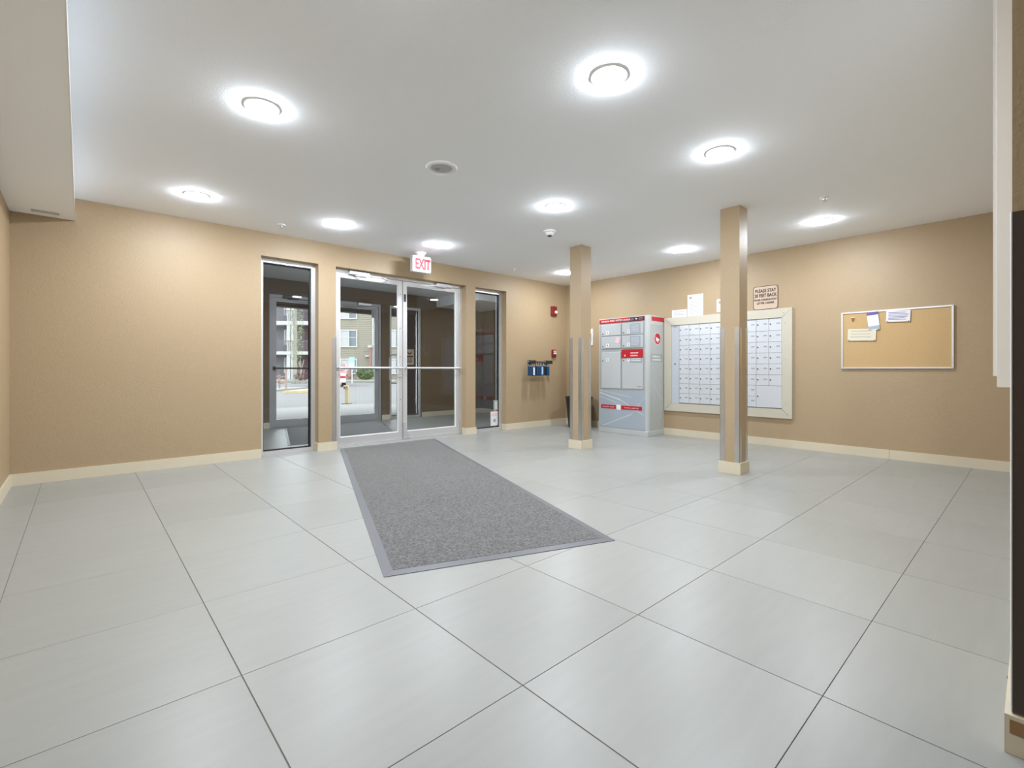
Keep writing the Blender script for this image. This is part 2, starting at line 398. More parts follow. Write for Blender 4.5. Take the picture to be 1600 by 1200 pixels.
for zz in (1.95, 1.5, 1.12, 0.55):
    obj('screw', B().tube((DM-0.035, FY0+0.008, zz), (DM-0.035, FY0+0.013, zz), 0.006, 8), M['dark'], d1)
fb = B(); fb.box(DM+0.02, DM+0.045, FY0+0.002, FY0+0.012, 1.86, 1.96)
obj('flush_bolt', fb, M['dark'], d2)
fb = B(); fb.box(DM+0.012, DM+0.05, FY0-0.004, FY0+0.012, 0.02, 0.24); fb.prism([(DM+0.05, 0.02), (DM+0.11, 0.02), (DM+0.05, 0.16)], 1, FY0, FY0+0.011)
obj('kick_stop', fb, M['closer'], d2)

# notices stuck on right sidelight
n1 = obj('window_notice', B().box(4.74, 4.89, FY0+0.036, FY0+0.044, 0.07, 0.292), M['paper']); tag(n1, 'white notice with red heading low on the right sidelight glass', 'notice')
obj('heading', B().box(4.755, 4.875, FY0+0.034, FY0+0.0365, 0.225, 0.27), M['pink'], n1)
obj('seal', B().tube((4.815, FY0+0.034, 0.15), (4.815, FY0+0.037, 0.15), 0.028, 18), M['grey_ink'], n1)
n2 = obj('window_sticker', B().box(4.80, 4.89, FY0+0.036, FY0+0.044, 0.305, 0.47), M['side_grey']); tag(n2, 'small grey-green sticker just above the white notice on the sidelight', 'sticker')
obj('emblem', B().box(4.835, 4.858, FY0+0.034, FY0+0.0365, 0.33, 0.445), M['white'], n2)

# ---------------------------------------------------------------- vestibule
VY = 8.30; VX0, VX1 = 0.9, 6.60
vf = struct('floor_vestibule', B().box(VX0-0.15, VX1+0.15, YW+DP, VY+0.2, -0.12, -0.0025), M['grout'], 'grey tiled floor of the entry vestibule beyond the doors', 'floor')
tiles(vf, [(-0.2598+0.6484*i)*0.945 for i in range(1, 13)], [(1.7479+0.6535*j)*0.945 for j in range(6, 12)], VX0, VX1, YW+DP, VY)
tiles(fl, [1.43, 2.035], [5.69, YW+DP], 1.43, 2.035, 5.69, YW+DP)
OO = [(2.245, 4.205, 2.18), (4.367, 5.07, 2.18)]
b = B(); x = VX0-0.15
for a, c, h in OO:
    b.box(x, a, VY, VY+0.2, 0, H); b.box(a, c, VY, VY+0.2, h, H); x = c
b.box(x, VX1+0.15, VY, VY+0.2, 0, H)
struct('wall_outer', b, M['wall_vest'], 'tan far wall of the vestibule around the outer doors, shade painted in', 'wall')
struct('wall_vestibule_left', B().box(VX0-0.15, VX0, YW+DP, VY, 0, H), M['wall_vest'], 'tan left wall of the vestibule, shade painted in', 'wall')
struct('wall_vestibule_right', B().box(VX1, VX1+0.15, YW+DP, VY, 0, H), M['wall_vest'], 'tan right wall of the vestibule, shade painted in', 'wall')
struct('ceiling_vestibule', B().box(VX0-0.15, VX1+0.15, YW+DP, VY+0.2, H, H+0.12), M['ceiling'], 'white vestibule ceiling beyond the glass', 'ceiling')
struct('trim_3', B().box(5.42, VX1, 6.9, VY, 2.235, H), M['ceiling'], 'white bulkhead under the vestibule ceiling at its right end', 'bulkhead')
q = B(); q.box(VX0, 2.245, VY-BT, VY, 0.0005, BH); q.box(4.205, 4.367, VY-BT, VY, 0.0005, BH); q.box(5.07, VX1-BT, VY-BT, VY, 0.0005, BH); q.box(VX1-BT, VX1, YW+DP, VY, 0.0005, BH)
baseb('baseboard_vestibule', q, 'cream baseboard around the vestibule')
struct('trim_4', frame_bm(2.245, 4.205, 0, 2.18, 0.047, VY+0.03, VY+0.14, 0.0).box(2.25, 4.20, VY+0.02, VY+0.14, 0.0005, 0.016), M['alum_dark'], 'grey frame around the outer double doors', 'door frame')
OM = 3.225
leaf('door_3', 2.295, OM-0.006, VY+0.045, VY+0.09, 2.140, M['alum_dark'], 'left leaf of the grey outer doors seen through the left sidelight', True, stile=0.06, top=0.063, bot=0.10, bar=M['dark'], cl=M['dark'])
leaf('door_4', OM+0.006, 4.156, VY+0.045, VY+0.09, 2.140, M['alum_dark'], 'right leaf of the grey outer doors seen through the lobby door', False, stile=0.06, top=0.063, bot=0.10, bar=M['alum_dark'], cl=M['closer'])
sidelight('window_3', 4.367, 5.07, VY+0.03, VY+0.13, M['alum'], 'glass sidelight of the outer entrance with a beige sticker', zt=2.18, fw=0.05)
s = obj('window_sticker', B().box(4.73, 4.93, VY+0.066, VY+0.072, 1.045, 1.355), M['sign_bg']); tag(s, 'beige sticker with black emblem on the outer sidelight', 'sticker')
e = B(); e.prism([(4.77, 1.32), (4.83, 1.275), (4.89, 1.32), (4.86, 1.255), (4.80, 1.255)], 1, VY+0.0645, VY+0.066)
obj('emblem', e, M['sign_ink'], s)
e = B(); e.box(4.75, 4.91, VY+0.0645, VY+0.066, 1.195, 1.225)
for k in range(4): e.box(4.77+0.005*(k % 2), 4.89-0.01*(k % 2), VY+0.0645, VY+0.066, 1.165-k*0.025, 1.177-k*0.025)
obj('printed_text', e, M['sign_ink'], s)
s = obj('door_sticker', B().box(4.02, 4.075, VY+0.038, VY+0.0445, 1.92, 2.08), M['side_grey']); tag(s, 'small grey-green sticker high on the right outer door', 'sticker')
# vestibule mat
def poly_mat(name, label, pts, inset, mats, top=0.009):
    loc = Vector((sum(p[0] for p in pts)/len(pts), sum(p[1] for p in pts)/len(pts), 0))
    t = thing(name, label, 'floor mat', loc)
    c = Vector((loc.x, loc.y))
    n = len(pts); P = [Vector(p) for p in pts]; I = []
    for i in range(n):
        a, p, q = P[i-1], P[i], P[(i+1) % n]
        e1 = (p-a).normalized(); e2 = (q-p).normalized()
        n1 = Vector((-e1.y, e1.x)); n2 = Vector((-e2.y, e2.x))
        k = (n1+n2); I.append(p + k*inset/(1+n1.dot(n2)))
    bd = B(); bm = bd.bm
    O0 = [bm.verts.new((p.x, p.y, 0.0006)) for p in P]; O1 = [bm.verts.new((p.x, p.y, 0.003)) for p in P]; I1 = [bm.verts.new((p.x, p.y, top-0.001)) for p in I]; I0 = [bm.verts.new((p.x, p.y, 0.0006)) for p in I]
    for i in range(n):
        j = (i+1) % n
        for r1, r2 in ((O0, O1), (O1, I1), (I1, I0), (I0, O0)): bm.faces.new((r1[i], r1[j], r2[j], r2[i]))
    obj('border', bd, mats[1], t)
    obj('carpet', B().prism([(p.x, p.y) for p in I], 2, 0.001, top), mats[0], t)
    return t
poly_mat('entrance_mat', 'large grey carpet mat with rubber border in front of the doors', [(1.02, 1.995), (2.187, 1.566), (3.60, 5.565), (2.29, 5.60)], 0.048, (M['carpet'], M['mat_rubber']))
poly_mat('vestibule_mat', 'dark grey mat on the vestibule floor between both door sets', [(1.90, 6.25), (3.35, 6.05), (4.05, 8.02), (2.45, 8.22)], 0.03, (M['carpet'], M['mat_rubber']))

# ---------------------------------------------------------------- columns
def column(x0, x1, y0, y1, label):
    t = thing('column', label, 'column', ((x0+x1)/2, (y0+y1)/2, 0), 'square columns between mat and mailboxes')
    obj('shaft', B().box(x0, x1, y0, y1, 0, H), M['wall'], t)
    q = B(); q.box(x0-BT, x1+BT, y0-BT, y0, 0.0005, 0.105); q.box(x0-BT, x1+BT, y1, y1+BT, 0.0005, 0.105); q.box(x0-BT, x0, y0, y1, 0.0005, 0.105); q.box(x1, x1+BT, y0, y1, 0.0005, 0.105)
    obj('base_trim', q, M['base'], t)
    for cx, sx in ((x0, 1), (x1, -1)):
        for cy, sy in ((y0, 1), (y1, -1)):
            g = B()
            g.box(min(cx-sx*0.002, cx+sx*0.043), max(cx-sx*0.002, cx+sx*0.043), min(cy-sy*0.002, cy), max(cy-sy*0.002, cy), 0.105, 1.33)
            g.box(min(cx-sx*0.002, cx), max(cx-sx*0.002, cx), min(cy-sy*0.002, cy+sy*0.043), max(cy-sy*0.002, cy+sy*0.043), 0.105, 1.33)
            go = obj('corner_guard', g, M['steel'], t)
            sc = B()
            for zz in (0.14, 0.72, 1.30): sc.tube((cx-sx*0.0035, cy+sy*0.022, zz), (cx, cy+sy*0.022, zz), 0.005, 8); sc.tube((cx+sx*0.022, cy-sy*0.0035, zz), (cx+sx*0.022, cy, zz), 0.005, 8)
            obj('screws', sc, M['closer'], go)
column(4.388, 4.558, 1.796, 1.969, 'nearer tan square column in front of the mailboxes, steel corner guards below')
column(4.388, 4.572, 3.625, 3.797, 'farther tan square column near the lobby corner, steel corner guards below')

# ---------------------------------------------------------------- ceiling fittings
def lamp(x, y, z=H, label=None, r=0.092, lens='lens'):
    t = thing('ceiling_light', label or 'recessed light', 'ceiling light', (x, y, z), 'round recessed ceiling lights')
    tr = B().lathe((x, y, z), [(r, 0), (r, -0.003), (r*0.96, -0.007), (r*0.91, -0.007), (r*0.90, -0.003), (r*0.90, 0)], 40, cap=False)
    obj('trim_ring', tr, M['white'], t, smooth=True)
    ln = B().lathe((x, y, z), [(r*0.90, -0.003), (r*0.88, -0.011), (r*0.74, -0.017), (r*0.45, -0.021), (r*0.2, -0.0225), (0.001, -0.023)], 32, cap=False)
    obj('lens', ln, M[lens], t, smooth=True)
    return t
LP = [(1.975, 1.45, 'round ceiling light nearest the camera, at the top'),
      (0.755, 2.935, 'round ceiling light right of the left bulkhead, the nearer one'),
      (3.225, 1.45, 'round ceiling light just in front of the nearer column, upper right'),
      (0.725, 4.785, 'round ceiling light at far left near the entrance wall'),
      (3.19, 2.935, 'round ceiling light in the middle, right of the speaker'),
      (1.95, 4.79, 'round ceiling light above the left end of the doors'),
      (3.15, 4.785, 'round ceiling light just right of the exit sign'),
      (5.47, 1.44, 'round ceiling light in front of the cork board wall'),
      (5.50, 2.94, 'round ceiling light between the columns near the mailboxes'),
      (5.50, 4.82, 'round ceiling light in the far corner beside the farther column'),
      (0.735, 1.40, 'round ceiling light above the camera, outside the picture')]
for x, y, l in LP: lamp(x, y, H, l)
lamp(4.7, 6.3, H, 'added unseen ceiling light in the vestibule behind the right door', lens='lens_dim')  # three lamps out of view, added to brighten the vestibule
lamp(1.75, 6.3, H, 'added unseen ceiling light in the vestibule near its left end', lens='lens_dim')
lamp(3.25, 6.3, H, 'added unseen ceiling light in the middle of the vestibule', lens='lens_dim')

t = thing('ceiling_speaker', 'round white flush ceiling speaker with grey grille', 'speaker', (1.955, 2.926, H))
obj('rim', B().lathe((1.955, 2.926, H), [(0.115, 0), (0.115, -0.006), (0.108, -0.014), (0.09, -0.016), (0.078, -0.008), (0.078, 0)], 44, cap=False), M['white'], t, smooth=True)
obj('grille', B().lathe((1.955, 2.926, H), [(0.078, -0.008), (0.04, -0.0095), (0.001, -0.010)], 36, cap=False), M['grille'], t)
obj('aimer', B().lathe((1.955-0.015, 2.926+0.03, H), [(0.018, -0.009), (0.018, -0.02), (0.001, -0.022)], 18, cap=False), M['side_grey'], t)
t = thing('smoke_detector', 'small white smoke detector on the ceiling left of the farther column', 'smoke detector', (3.713, 3.498, H))
obj('base_plate', B().lathe((3.713, 3.498, H), [(0.068, 0), (0.068, -0.012), (0.06, -0.018), (0.001, -0.018)], 30, cap=False), M['white'], t, smooth=True)
obj('housing', B().lathe((3.713, 3.498, H), [(0.052, -0.018), (0.044, -0.034), (0.034, -0.048), (0.001, -0.048)], 30, cap=False), M['white'], t, smooth=True)
obj('sensor', B().lathe((3.713, 3.498, H), [(0.021, -0.048), (0.019, -0.058), (0.001, -0.058)], 20, cap=False), M['ink'], t)
def sprinkler(x, y, label):
    t = thing('sprinkler_head', label, 'sprinkler', (x, y, H), 'fire sprinkler heads in the ceiling')
    obj('escutcheon', B().lathe((x, y, H), [(0.038, 0), (0.036, -0.006), (0.015, -0.010), (0.001, -0.010)], 24, cap=False), M['white'], t, smooth=True)
    obj('nozzle', B().tube((x, y, H-0.01), (x, y, H-0.035), 0.007, 10), M['steel'], t)
    obj('deflector', B().tube((x, y, H-0.035), (x, y, H-0.038), 0.016, 14), M['steel'], t)
sprinkler(4.738, 1.223, 'sprinkler head on the ceiling right of the nearer column')
sprinkler(1.517, 5.184, 'sprinkler head on the ceiling above the left sidelight')
sprinkler(4.68, 5.125, 'sprinkler head on the ceiling above the right sidelight')

# ---------------------------------------------------------------- exit sign
EX0, EX1, EY = 3.055, 3.325, 5.21
t = thing('exit_sign', 'white exit sign with red letters hung from the ceiling above the doors', 'exit sign', (3.19, EY+0.04, H))
q = B(); q.box(EX0, EX1, EY, EY+0.075, 2.175, 2.385)
obj('housing', q, M['exit_face'], t, bevel=0.014, seg=3)
obj('canopy', B().lathe((3.19, EY+0.04, H), [(0.07, 0), (0.07, -0.012), (0.055, -0.03), (0.04, -0.048), (0.001, -0.048)], 28, cap=False), M['white'], t, smooth=True)
text('letters', 'EXIT', 0.178, on_front(3.197, 2.272, EY-0.001), M['exit_red'], t, 0.001, xscale=0.60, bold=0.035)

# ---------------------------------------------------------------- alarm devices on the front wall
t = thing('fire_alarm_strobe', 'red fire alarm horn strobe high on the entrance wall', 'fire alarm', (6.02, YW, 1.87))
obj('housing', B().box(5.945, 6.075, YW-0.045, YW, 1.872, 2.035), M['red_plastic'], t, bevel=0.014)
obj('strobe_lens', B().tube((6.035, YW-0.062, 1.935), (6.035, YW-0.04, 1.935), 0.024, 14, r2=0.028), M['white'], t, smooth=True)
for k in range(4): obj('horn_louvre', B().box(5.957, 5.985, YW-0.0475, YW-0.0445, 1.90+k*0.03, 1.91+k*0.03), M['maroon'], t)
t = thing('fire_pull_station', 'small red fire alarm pull station below the red horn strobe', 'fire alarm', (6.01, YW, 1.165))
obj('body', B().box(5.968, 6.058, YW-0.04, YW, 1.16, 1.292), M['red_plastic'], t, bevel=0.008)
obj('pull_bar', B().box(5.985, 6.043, YW-0.055, YW-0.038, 1.215, 1.245), M['white'], t, bevel=0.003)
obj('cover_plate', B().box(5.982, 6.046, YW-0.044, YW-0.038, 1.255, 1.275), M['pink'], t)

# ---------------------------------------------------------------- lockbox rack
RY = YW-0.13; RZ = 1.062
t = thing('lockbox_rack', 'black wall bar on two brackets holding blue lockboxes', 'rack', (5.68, YW, 1.05))
for bx in (5.405, 5.80):
    q = B(); q.box(bx, bx+0.062, YW-0.006, YW, 1.015, 1.105); q.box(bx+0.022, bx+0.040, RY-0.02, YW-0.004, 1.045, 1.10)
    br = obj('bracket', q, M['dark'], t)
    for zz in (1.033, 1.088): obj('screw', B().tube((bx+0.012, YW-0.009, zz), (bx+0.012, YW-0.005, zz), 0.007, 8), M['white'], br)
obj('bar', B().tube((5.29, RY, RZ), (5.86, RY, RZ), 0.008, 12), M['dark'], t, smooth=True)
def lockbox(x, zb, m, label, w_=0.048, h_=0.115, sh=True, lab=None, ry=0.0):
    t = thing('lockbox', label, 'lockbox', (x, RY, zb), 'blue lockboxes hanging on the rack')
    q = B().box(x-w_/2, x+w_/2, RY-0.034, RY+0.034, zb, zb+h_)
    obj('body', q, m, t, bevel=0.008)
    obj('collar', B().box(x-w_*0.36, x+w_*0.36, RY-0.026, RY+0.026, zb+h_, zb+h_+0.016), M['grey_ink'], t, bevel=0.004)
    zt = zb+h_+0.014; top = RZ+0.004
    pts = [(x, RY-0.024, zt)] + [(x, RY-0.024*math.cos(a), top+0.012*math.sin(a)+0.006) for a in [PI*k/6 for k in range(7)]] + [(x, RY+0.024, zt)]
    obj('shackle', B().path(pts, 0.0055, 6), M['dark'], t)
    if lab: obj('label_plate', B().box(x-w_*0.40, x+w_*0.40, RY-0.037, RY-0.0335, zb+0.015, zb+h_-0.012), lab, t)
    return t
LZ = 0.852
lockbox(5.335, LZ, M['blue'], 'leftmost blue lockbox hanging on the black wall bar', h_=0.15)
lockbox(5.389, LZ-0.004, M['blue'], 'blue lockbox with a white label, second from the left on the bar', h_=0.15, lab=M['paper'])
lockbox(5.478, LZ+0.002, M['blue'], 'dark blue lockbox in the middle of the left cluster on the bar', h_=0.15)
lockbox(5.530, LZ-0.003, M['blue'], 'blue lockbox fourth from the left on the bar', h_=0.15)
lockbox(5.582, LZ+0.003, M['blue'], 'blue lockbox with a pale blue face, last of the left cluster', h_=0.15, lab=M['pale_blue'])
lockbox(5.640, LZ+0.004, M['black'], 'black lockbox hanging beside the right bracket', h_=0.15)
lockbox(5.725, LZ, M['blue'], 'dark blue lockbox at the right end of the bar', w_=0.06, h_=0.15)

# ---------------------------------------------------------------- trash can
t = thing('trash_can', 'black plastic trash can standing in the corner behind the farther column', 'trash can', (6.08, 5.07, 0))
obj('bin', B().lathe((6.08, 5.07, 0), [(0.165, 0.001), (0.172, 0.02), (0.215, 0.46), (0.216, 0.48), (0.20, 0.48), (0.16, 0.03)], 36), M['bin'], t, smooth=True)
obj('rim', B().lathe((6.08, 5.07, 0), [(0.216, 0.475), (0.226, 0.48), (0.226, 0.505), (0.205, 0.51), (0.20, 0.48)], 36, cap=False), M['bin'], t, smooth=True)

# thermostat like white plate on right wall
t = thing('wall_plate', 'white vertical plate on the wall right of the farther column', 'wall plate', (XW, 5.02, 1.36))
obj('plate', B().box(XW-0.018, XW, 4.985, 5.06, 1.355, 1.632), M['white'], t, bevel=0.003)
obj('slot', B().box(XW-0.0195, XW-0.0175, 5.01, 5.035, 1.42, 1.56), M['grey_ink'], t)

# ---------------------------------------------------------------- parcel locker
LX, LY0, LY1, LH = 5.914, 3.68, 4.531, 1.718
t = thing('parcel_locker', 'tall grey parcel locker with red header standing against the wall', 'parcel locker', (6.13, 4.1, 0))
R_ = 0.045
pts = [(XW-0.004, LY0), (XW-0.004, LY1), (LX, LY1)]
for k in range(7):
    a = PI + k*PI/12; pts.append((LX+R_+R_*math.cos(a), LY0+R_+R_*math.sin(a)))
obj('cabinet_body', B().prism(pts, 2, 0.07, LH), M['locker'], t)
obj('plinth', B().box(LX-0.006, XW-0.004, LY0-0.006, LY1+0.004, 0.0005, 0.07), M['locker'], t, bevel=0.004)
obj('top_cap', B().prism([(p[0], p[1]) for p in pts], 2, LH, LH+0.006), M['locker'], t)
FX = LX-0.001
hd = obj('header_band', B().box(LX-0.007, LX, LY0+0.05, LY1-0.012, 1.648, 1.708), M['red'], t)
obj('dark_section', B().box(LX-0.0085, LX-0.006, LY0+0.05, LY0+0.29, 1.652, 1.705), M['maroon'], hd)
text('lettering', 'CANADA POST', 0.036, on_right(4.36, 1.678, LX-0.0085), M['white'], hd, 0.0008, xscale=1.0)
text('lettering', '· POSTES CANADA', 0.036, on_right(4.10, 1.678, LX-0.0085), M['white'], hd, 0.0008, xscale=0.9)
ar = B(); ar.prism([(LY0+0.205, 1.694), (LY0+0.16, 1.683), (LY0+0.185, 1.664), (LY0+0.19, 1.678)], 0, LX-0.0095, LX-0.0083)
obj('arrow', ar, M['white'], hd)
for zz in (1.69, 1.675): pass
for a, c in ((0.225, 0.275), (0.075, 0.14)):
    for zz in (1.665, 1.682): obj('small_print', B().box(LX-0.0095, LX-0.0083, LY0+a, LY0+c, zz, zz+0.007), M['grey_ink'], hd)
obj('header_side', B().box(LX+0.10, XW-0.02, LY0-0.004, LY0, 1.648, 1.708), M['red'], t)
# doors
fpn = obj('front_panel', B().box(LX-0.003, LX, LY0+0.05, LY1-0.012, 0.655, 1.640), M['locker_gap'], t)
yc = (LY0+0.05+LY1-0.012)/2
DO = {'A': (4.13, 4.475, 1.462, 1.628), 'B': (4.13, 4.475, 1.27, 1.448), 'C': (4.13, 4.475, 0.672, 1.212),
      'D': (3.755, 4.10, 1.462, 1.628), 'E': (3.755, 4.10, 1.27, 1.448), 'F': (3.755, 4.10, 0.672, 1.212)}
for L, (a, c, z0, z1) in DO.items():
    d = obj('locker_door', B().box(LX-0.011, LX-0.002, a, c, z0, z1), M['locker_door'], t, bevel=0.002, seg=1)
    hz = z0+0.03 if z1-z0 < 0.3 else z1-0.13
    obj('keyhole', B().tube((LX-0.015, c-0.025, hz), (LX-0.010, c-0.025, hz), 0.009, 12), M['dark'], d)
    pl = obj('letter_plate', B().box(LX-0.0125, LX-0.0105, c-0.135, c-0.085, hz-0.01, hz+0.04), M['white'], d)
    text('letter', L, 0.038, on_right(c-0.11, hz+0.014, LX-0.0128), M['ink'], d, 0.0006)
    if L == 'F': obj('maker_mark', B().box(LX-0.0122, LX-0.0108, a+0.02, a+0.09, z0+0.03, z0+0.045), M['grey_ink'], d)
def lined_note(name, label, par, y0, y1, z0, z1, x, pm, im, n, hb=None, grp=None):
    o = obj(name, B().box(x-0.0015, x, y0, y1, z0, z1), pm, par)
    if par is None: tag(o, label, 'notice', grp)
    q = B(); hgt = (z1-z0)
    for k in range(n):
        zz = z1-hgt*(0.14+0.8*k/n); q.box(x-0.0024, x-0.0014, y0+0.08*(y1-y0)+random.random()*0.15*(y1-y0), y1-0.1*(y1-y0), zz-hgt*0.22/n, zz+hgt*0.12/n)
    obj('printed_text', q, im, o)
    if hb: obj('heading_bar', B().box(x-0.0024, x-0.0014, y0, y1, z1-hb, z1), hb and M['locker_blue'], o)
    return o
M['note_grey'] = mat('grey_blue_label', (0.34, 0.38, 0.44), 0.5)
for (z0, z1) in ((1.475, 1.615), (1.285, 1.435)):
    lined_note('instruction_label', '', t, 3.79, 3.965, z0, z1, LX-0.0112, M['note_grey'], M['streak'], 7)
lined_note('instruction_label', '', t, 3.765, 3.965, 1.05, 1.115, LX-0.0112, M['note_grey'], M['white'], 2)
rb = obj('red_banner', B().box(LX-0.016, LX-0.011, 3.75, 4.11, 1.118, 1.243), M['red'], t)
for z_, a_ in ((1.190, 3.825), (1.152, 3.835)): obj('printed_line', B().box(LX-0.017, LX-0.0155, a_, 3.955, z_-0.008, z_+0.008), M['pink'], rb)
obj('small_icon', B().tube((LX-0.017, 4.05, 1.155), (LX-0.0155, 4.05, 1.155), 0.014, 12), M['pink'], rb)
# lower panel
lp = obj('lower_panel', B().box(LX-0.006, LX, LY0+0.045, LY1-0.012, 0.085, 0.640), M['locker_blue'], t)
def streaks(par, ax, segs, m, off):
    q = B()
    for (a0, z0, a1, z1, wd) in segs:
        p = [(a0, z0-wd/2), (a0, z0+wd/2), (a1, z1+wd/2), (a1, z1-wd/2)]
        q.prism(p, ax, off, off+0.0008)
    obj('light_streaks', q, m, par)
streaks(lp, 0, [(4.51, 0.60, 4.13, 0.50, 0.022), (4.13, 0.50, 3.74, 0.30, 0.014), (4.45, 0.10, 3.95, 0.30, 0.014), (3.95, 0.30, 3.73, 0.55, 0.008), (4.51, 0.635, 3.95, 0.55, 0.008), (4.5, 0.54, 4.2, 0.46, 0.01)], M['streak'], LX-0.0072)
for (a, c, s_) in ((4.215, 4.485, 'From anywhere... to anyone'), (3.77, 4.12, "De partout... jusqu'à vous")):
    z0 = 0.365; z1 = 0.42
    st = obj('red_strip', B().box(LX-0.0095, LX-0.006, a, c, z0, z1), M['red'], lp)
    text('lettering', s_, 0.026, on_right((a+c)/2, (z0+z1)/2, LX-0.0098), M['pink'], t, 0.0005, xscale=(c-a)/0.36*0.95)
obj('white_square', B().box(LX-0.0095, LX-0.006, 4.13, 4.20, 0.352, 0.428), M['white'], lp)
# side decoration (faces the camera side, -Y)
SY = LY0-0.0015
sp = obj('side_panel', B().box(LX+0.07, XW-0.03, SY, LY0, 0.09, 1.60), M['side_panel'], t)
def disk(cx, cz, rx, rz, y0, y1, n=28): return B().prism([(cx+rx*math.cos(2*PI*k/n), cz+rz*math.sin(2*PI*k/n)) for k in range(n)], 1, y0, y1)
obj('round_emblem_border', disk(6.165, 1.395, 0.088, 0.088, SY-0.001, SY), M['pink'], sp)
re_ = obj('round_emblem', disk(6.165, 1.395, 0.078, 0.078, SY-0.002, SY-0.0008), M['red'], sp)
q = B(); q.prism([(6.105, 1.425), (6.225, 1.385), (6.150, 1.370)], 1, SY-0.003, SY-0.0018)
q.prism([(6.155, 1.366), (6.215, 1.382), (6.165, 1.335)], 1, SY-0.003, SY-0.0018); q.prism([(6.118, 1.395), (6.15, 1.370), (6.125, 1.35)], 1, SY-0.003, SY-0.0018)
obj('arrow', q, M['white'], sp)
obj('grey_label', B().box(5.985, 6.30, SY-0.001, SY, 1.06, 1.175), M['side_grey'], sp)
text('lettering', 'canadapost.ca', 0.042, on_front(6.03, 1.140, SY-0.0015), M['white'], t, 0.0005, align='LEFT', xscale=0.85)
text('lettering', 'postescanada.ca', 0.042, on_front(6.03, 1.092, SY-0.0015), M['white'], t, 0.0005, align='LEFT', xscale=0.85)
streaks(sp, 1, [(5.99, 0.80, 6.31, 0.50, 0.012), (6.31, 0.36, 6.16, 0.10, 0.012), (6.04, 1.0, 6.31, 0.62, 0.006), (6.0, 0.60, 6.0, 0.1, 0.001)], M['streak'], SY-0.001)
# pink sticky note on door B
pn = obj('sticky_note', B().box(-0.0007, 0.0007, -0.035, 0.035, -0.042, 0.042), M['pink'], None, (0, 0, 0)); pn.location = (LX-0.0125, 4.18, 1.385); pn.rotation_euler = (math.radians(18), 0, 0)
tag(pn, 'small pink sticky note on the left parcel locker door', 'note')

# ---------------------------------------------------------------- mailbox cabinet
MY0, MY1, MZ0, MZ1 = 1.973, 3.668, 0.352, 1.70
t = thing('mailbox_cabinet', 'wall of small white mailbox doors in a wide cream frame', 'mailboxes', (XW, 2.82, 0.35))
fwd = 0.115
def miter(y0, y1, z0, z1, w_, x0, x1, m, name):
    for pts in ([(y0, z0), (y1, z0), (y1-w_, z0+w_), (y0+w_, z0+w_)], [(y0, z1), (y0+w_, z1-w_), (y1-w_, z1-w_), (y1, z1)],
                [(y0, z0), (y0+w_, z0+w_), (y0+w_, z1-w_), (y0, z1)], [(y1, z0), (y1, z1), (y1-w_, z1-w_), (y1-w_, z0+w_)]):
        cy = sum(p[0] for p in pts)/4; cz = sum(p[1] for p in pts)/4
        pts = [(p[0]+math.copysign(0.0016, cy-p[0]), p[1]+math.copysign(0.0016, cz-p[1])) for p in pts]
        obj(name, B().prism(pts, 0, x0, x1), m, t)
miter(MY0, MY1, MZ0, MZ1, fwd, XW-0.028, XW, M['cream'], 'frame_board')
obj('back_panel', B().box(XW-0.006, XW, MY0+fwd, MY1-fwd, MZ0+fwd, MZ1-fwd), M['mail_back'], t)
obj('frame_backing', B().box(XW-0.020, XW, MY0+0.006, MY1-0.006, MZ0+0.006, MZ0+fwd-0.004).box(XW-0.020, XW, MY0+0.006, MY1-0.006, MZ1-fwd+0.004, MZ1-0.006), M['mail_back'], t)
fp = obj('side_filler', B().box(XW-0.014, XW-0.006, 3.440, MY1-fwd, MZ0+fwd, MZ1-fwd), M['mail_side'], t)
obj('keyhole', B().tube((XW-0.018, 3.50, 1.03), (XW-0.013, 3.50, 1.03), 0.011, 12), M['dark'], fp)
obj('tag_plate', B().box(XW-0.0155, XW-0.0135, 3.475, 3.52, 1.555, 1.57), M['grey_ink'], fp)
cw = (3.436-2.090)/9; zs = [1.585, 1.431] + [1.431-0.1365*k for k in range(1, 8)]
plate_me = {}
def cached(key, fn, m):
    if key not in plate_me:
        q = fn(); bmesh.ops.recalc_face_normals(q.bm, faces=q.bm.faces); me = bpy.data.meshes.new(key); q.bm.to_mesh(me); q.bm.free(); me.materials.append(m); plate_me[key] = me
    return plate_me[key]
def child(name, me, parent, loc):
    o = bpy.data.objects.new(name, me); C.objects.link(o); o.parent = parent; o.location = loc; return o
for c_ in range(9):
    y1 = 3.436-c_*cw; y0 = y1-cw
    for r in range(8):
        if r >= 6 and c_ >= 7: continue
        z1, z0 = zs[r], zs[r+1]; hh = z1-z0
        me = cached('mailbox_door_%d' % (r == 0), lambda: (lambda q: (bmesh.ops.bevel(q.bm, geom=[e for e in q.bm.edges if all(v.co.x < 0 for v in e.verts)], offset=0.0012, segments=1, affect='EDGES'), q)[1])(B().box(-0.005, 0.005, -cw/2+0.0016, cw/2-0.0016, -hh/2+0.0016, hh/2-0.0016)), M['mail'])
        ctr = Vector((XW-0.011, (y0+y1)/2, (z0+z1)/2))
        d = child('mailbox_door', me, t, ctr-ORG[t])
        lz = 0.012
        child('lock', cached('lock', lambda: B().tube((-0.009, 0, 0), (-0.004, 0, 0), 0.0085, 10), M['dark']), d, (0, cw/2-0.02, lz-0.008))
        if not (r == 5 and c_ == 8):
            child('number_plate', cached('number_plate', lambda: B().box(-0.0062, -0.0048, -0.021, 0.021, -0.0075, 0.0075), M['grey_ink']), d, (0, -cw/2+0.040, lz))
bd = obj('parcel_door', B().box(XW-0.016, XW-0.006, 2.090+0.0016, 2.090+2*cw-0.0016, zs[8]+0.0016, zs[6]-0.0016), M['mail'], t)
